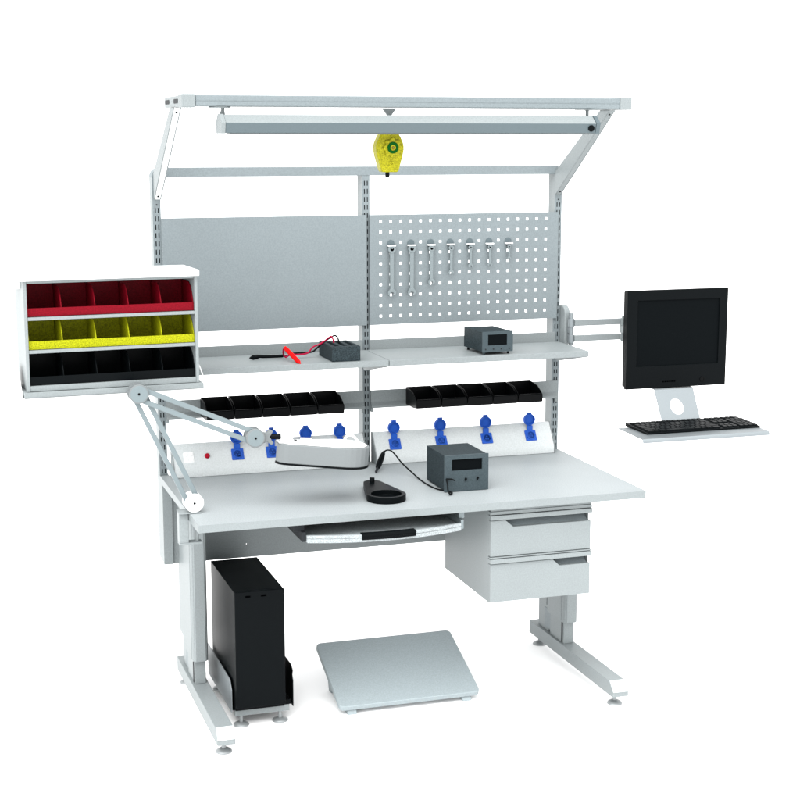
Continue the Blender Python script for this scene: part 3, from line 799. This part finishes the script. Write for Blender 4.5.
kbd = thing('keyboard', 'black keyboard lying on the plate below the monitor', 'keyboard', (1.068, .27, .8975))
link('base', MB().prism([(.192, .898), (.192, .9035), (.362, .9095), (.362, .898)], 'yz', .846, 1.290), 'black', kbd, .002)
keys = MB()
zs = lambda y: .9035 + (y - .192) / .170 * .006
def key(x0, x1, y0, y1):
    za, zb2 = zs(y0), zs(y1); h = .0048
    A = [keys.v(x0, y0, za + .0004), keys.v(x1, y0, za + .0004), keys.v(x1, y1, zb2 + .0004), keys.v(x0, y1, zb2 + .0004)]
    i_ = .0018
    B = [keys.v(x0 + i_, y0 + i_, za + h), keys.v(x1 - i_, y0 + i_, za + h), keys.v(x1 - i_, y1 - i_, zb2 + h), keys.v(x0 + i_, y1 - i_, zb2 + h)]
    keys.f(A[::-1]); keys.f(B)
    for i in range(4): keys.f([A[i], A[(i + 1) % 4], B[(i + 1) % 4], B[i]])
rows_y = [.200 + .0232 * r for r in range(5)] + [.200 + .0232 * 5 + .010]
for r_, y in enumerate(rows_y):
    x = .856
    sizes = {0: [1.3, 1.1, 1.3, 5.6, 1.3, 1.1, 1.3, 1.5], 1: [2.2] + [1] * 10 + [2.3], 2: [1.8] + [1] * 11 + [1.7], 3: [1.5] + [1] * 12 + [1.0], 4: [1] * 13 + [1.5], 5: [1] * 14}[r_]
    tot = sum(sizes); un = .282 / tot
    for sz in sizes:
        key(x + .0009, x + un * sz - .0009, y + .0009, y + .0212); x += un * sz
    x = 1.148
    if r_ != 2:
        for i in range(3): key(x + .0009 + i * .0195, x + .0187 + i * .0195, y + .0009, y + .0212)
    x = 1.214
    for i in range(3 if r_ == 5 else 4): key(x + .0009 + i * .0178, x + .0172 + i * .0178, y + .0009, y + .0212)
link('keys', keys, 'charface' if False else 'black', kbd)

# ------------------------------------------------------------------ computer and its holder
th_ = thing('computer_holder', 'low steel cradle on levelling feet around the base of the black computer', 'computer holder', (-.51, .42, 0))
link('base_plate', MB().box(-.609, -.4075, .235, .640, .0585, .0620), 'black', th_, .0008)
link('side_plate', MB().prism([(.235, .050), (.235, .128), (.262, .158), (.640, .158), (.640, .050)], 'yz', -.6125, -.6095), 'alu', th_, .0006)
sp = link('side_plate', MB().prism([(.235, .050), (.235, .138), (.246, .155), (.238, .172), (.262, .186), (.640, .186), (.640, .050)], 'yz', -.407, -.404), 'black', th_, .0006)  # black here is the tower's reflection put into the plate's colour
sp['label'] = 'side plate coloured black for the reflected tower'
for y in (.25, .60):
    link('cross_rail', MB().box(-.600, -.418, y - .014, y + .016, .036, .0583), 'frame', th_, .001)
    for x in (-.578, -.447):
        ft = MB(); ft.cyl((x, y, .010), (x, y, .0365), .0062, n=14); ft.lathe([(0, .012), (.010, .012), (.016, .010), (.024, .006), (.026, .003), (.026, 0), (0, 0)], (x, y, 0))
        link('levelling_foot', ft, 'chrome', th_)
link('front_stop', MB().box(-.604, -.412, .2355, .2385, .0622, .074), 'black', th_)
ct = thing('computer_tower', 'black upright computer case standing in the steel cradle under the table', 'computer', (-.52, .40, .062))
link('case', MB().box(-.6030, -.4395, .2145, .600, .0625, .4665), 'black', ct, .0015)
link('front_panel', MB().box(-.6035, -.439, .198, .2138, .0745, .4675), 'black', ct, .003)
for x in (-.560, -.508):
    link('drive_slot', MB().box(x - .0085, x + .0085, .1972, .1985, .4475, .4540), 'void', ct)

# ------------------------------------------------------------------ footrest
fr = thing('footrest', 'sloping grey footrest standing on the floor under the bench', 'footrest', (0, .36, 0))
p = MB(); ang = math.atan2(.120, .318); Lp = math.hypot(.318, .120)
p.X = Matrix.Translation((-.0, .214, .034)) @ Matrix.Rotation(ang, 4, 'X')
p.prism(rrect(.50, Lp, .018, 6, 0, Lp / 2), 'xy', -.019, .0)
link('footplate', p, 'footrest', fr, .003)
for s in (-1, 1):
    sd = MB(); x = s * .205
    sd.prism([(.222, 0), (.250, 0), (.256, .012), (.430, .012), (.438, 0), (.466, 0), (.505, .116), (.500, .1195), (.228, .0170)], 'yz', x - .016, x + .016)
    link('side_support', sd, 'footrest', fr, .002)

# ------------------------------------------------------------------ light, world, camera
w = bpy.data.worlds.new('World'); sc.world = w; w.use_nodes = True
bg = w.node_tree.nodes['Background']
bg.inputs['Color'].default_value = (1, 1, 1, 1); bg.inputs['Strength'].default_value = 1.9
def sun(name, e, angle, rot):
    L = bpy.data.lights.new(name, 'SUN'); L.energy = e; L.angle = R(angle); L.color = (1, .995, .985)
    o = bpy.data.objects.new(name, L); COL.objects.link(o); o.rotation_euler = tuple(R(a) for a in rot); return o
sun('studio_key', 4.6, 58, (24, -5, 0))
sun('studio_fill', 3.2, 65, (58, 0, -50))

cd = bpy.data.cameras.new('camera'); cam = bpy.data.objects.new('camera', cd); COL.objects.link(cam)
cam.location = (-1.54742, -4.45375, 1.90975)
cam.rotation_euler = (R(90) - .1709, 0, -.3123)
cd.sensor_width = 36; cd.lens = 1526.3 / 800 * 36; cd.clip_start = .05; cd.clip_end = 300
sc.camera = cam
sc.view_settings.view_transform = 'Standard'; sc.view_settings.look = 'None'; sc.view_settings.exposure = 0; sc.view_settings.gamma = 1
sc.cycles.max_bounces = 10; sc.cycles.diffuse_bounces = 6
for o in bpy.data.objects:
    if '_o' in o: del o['_o']
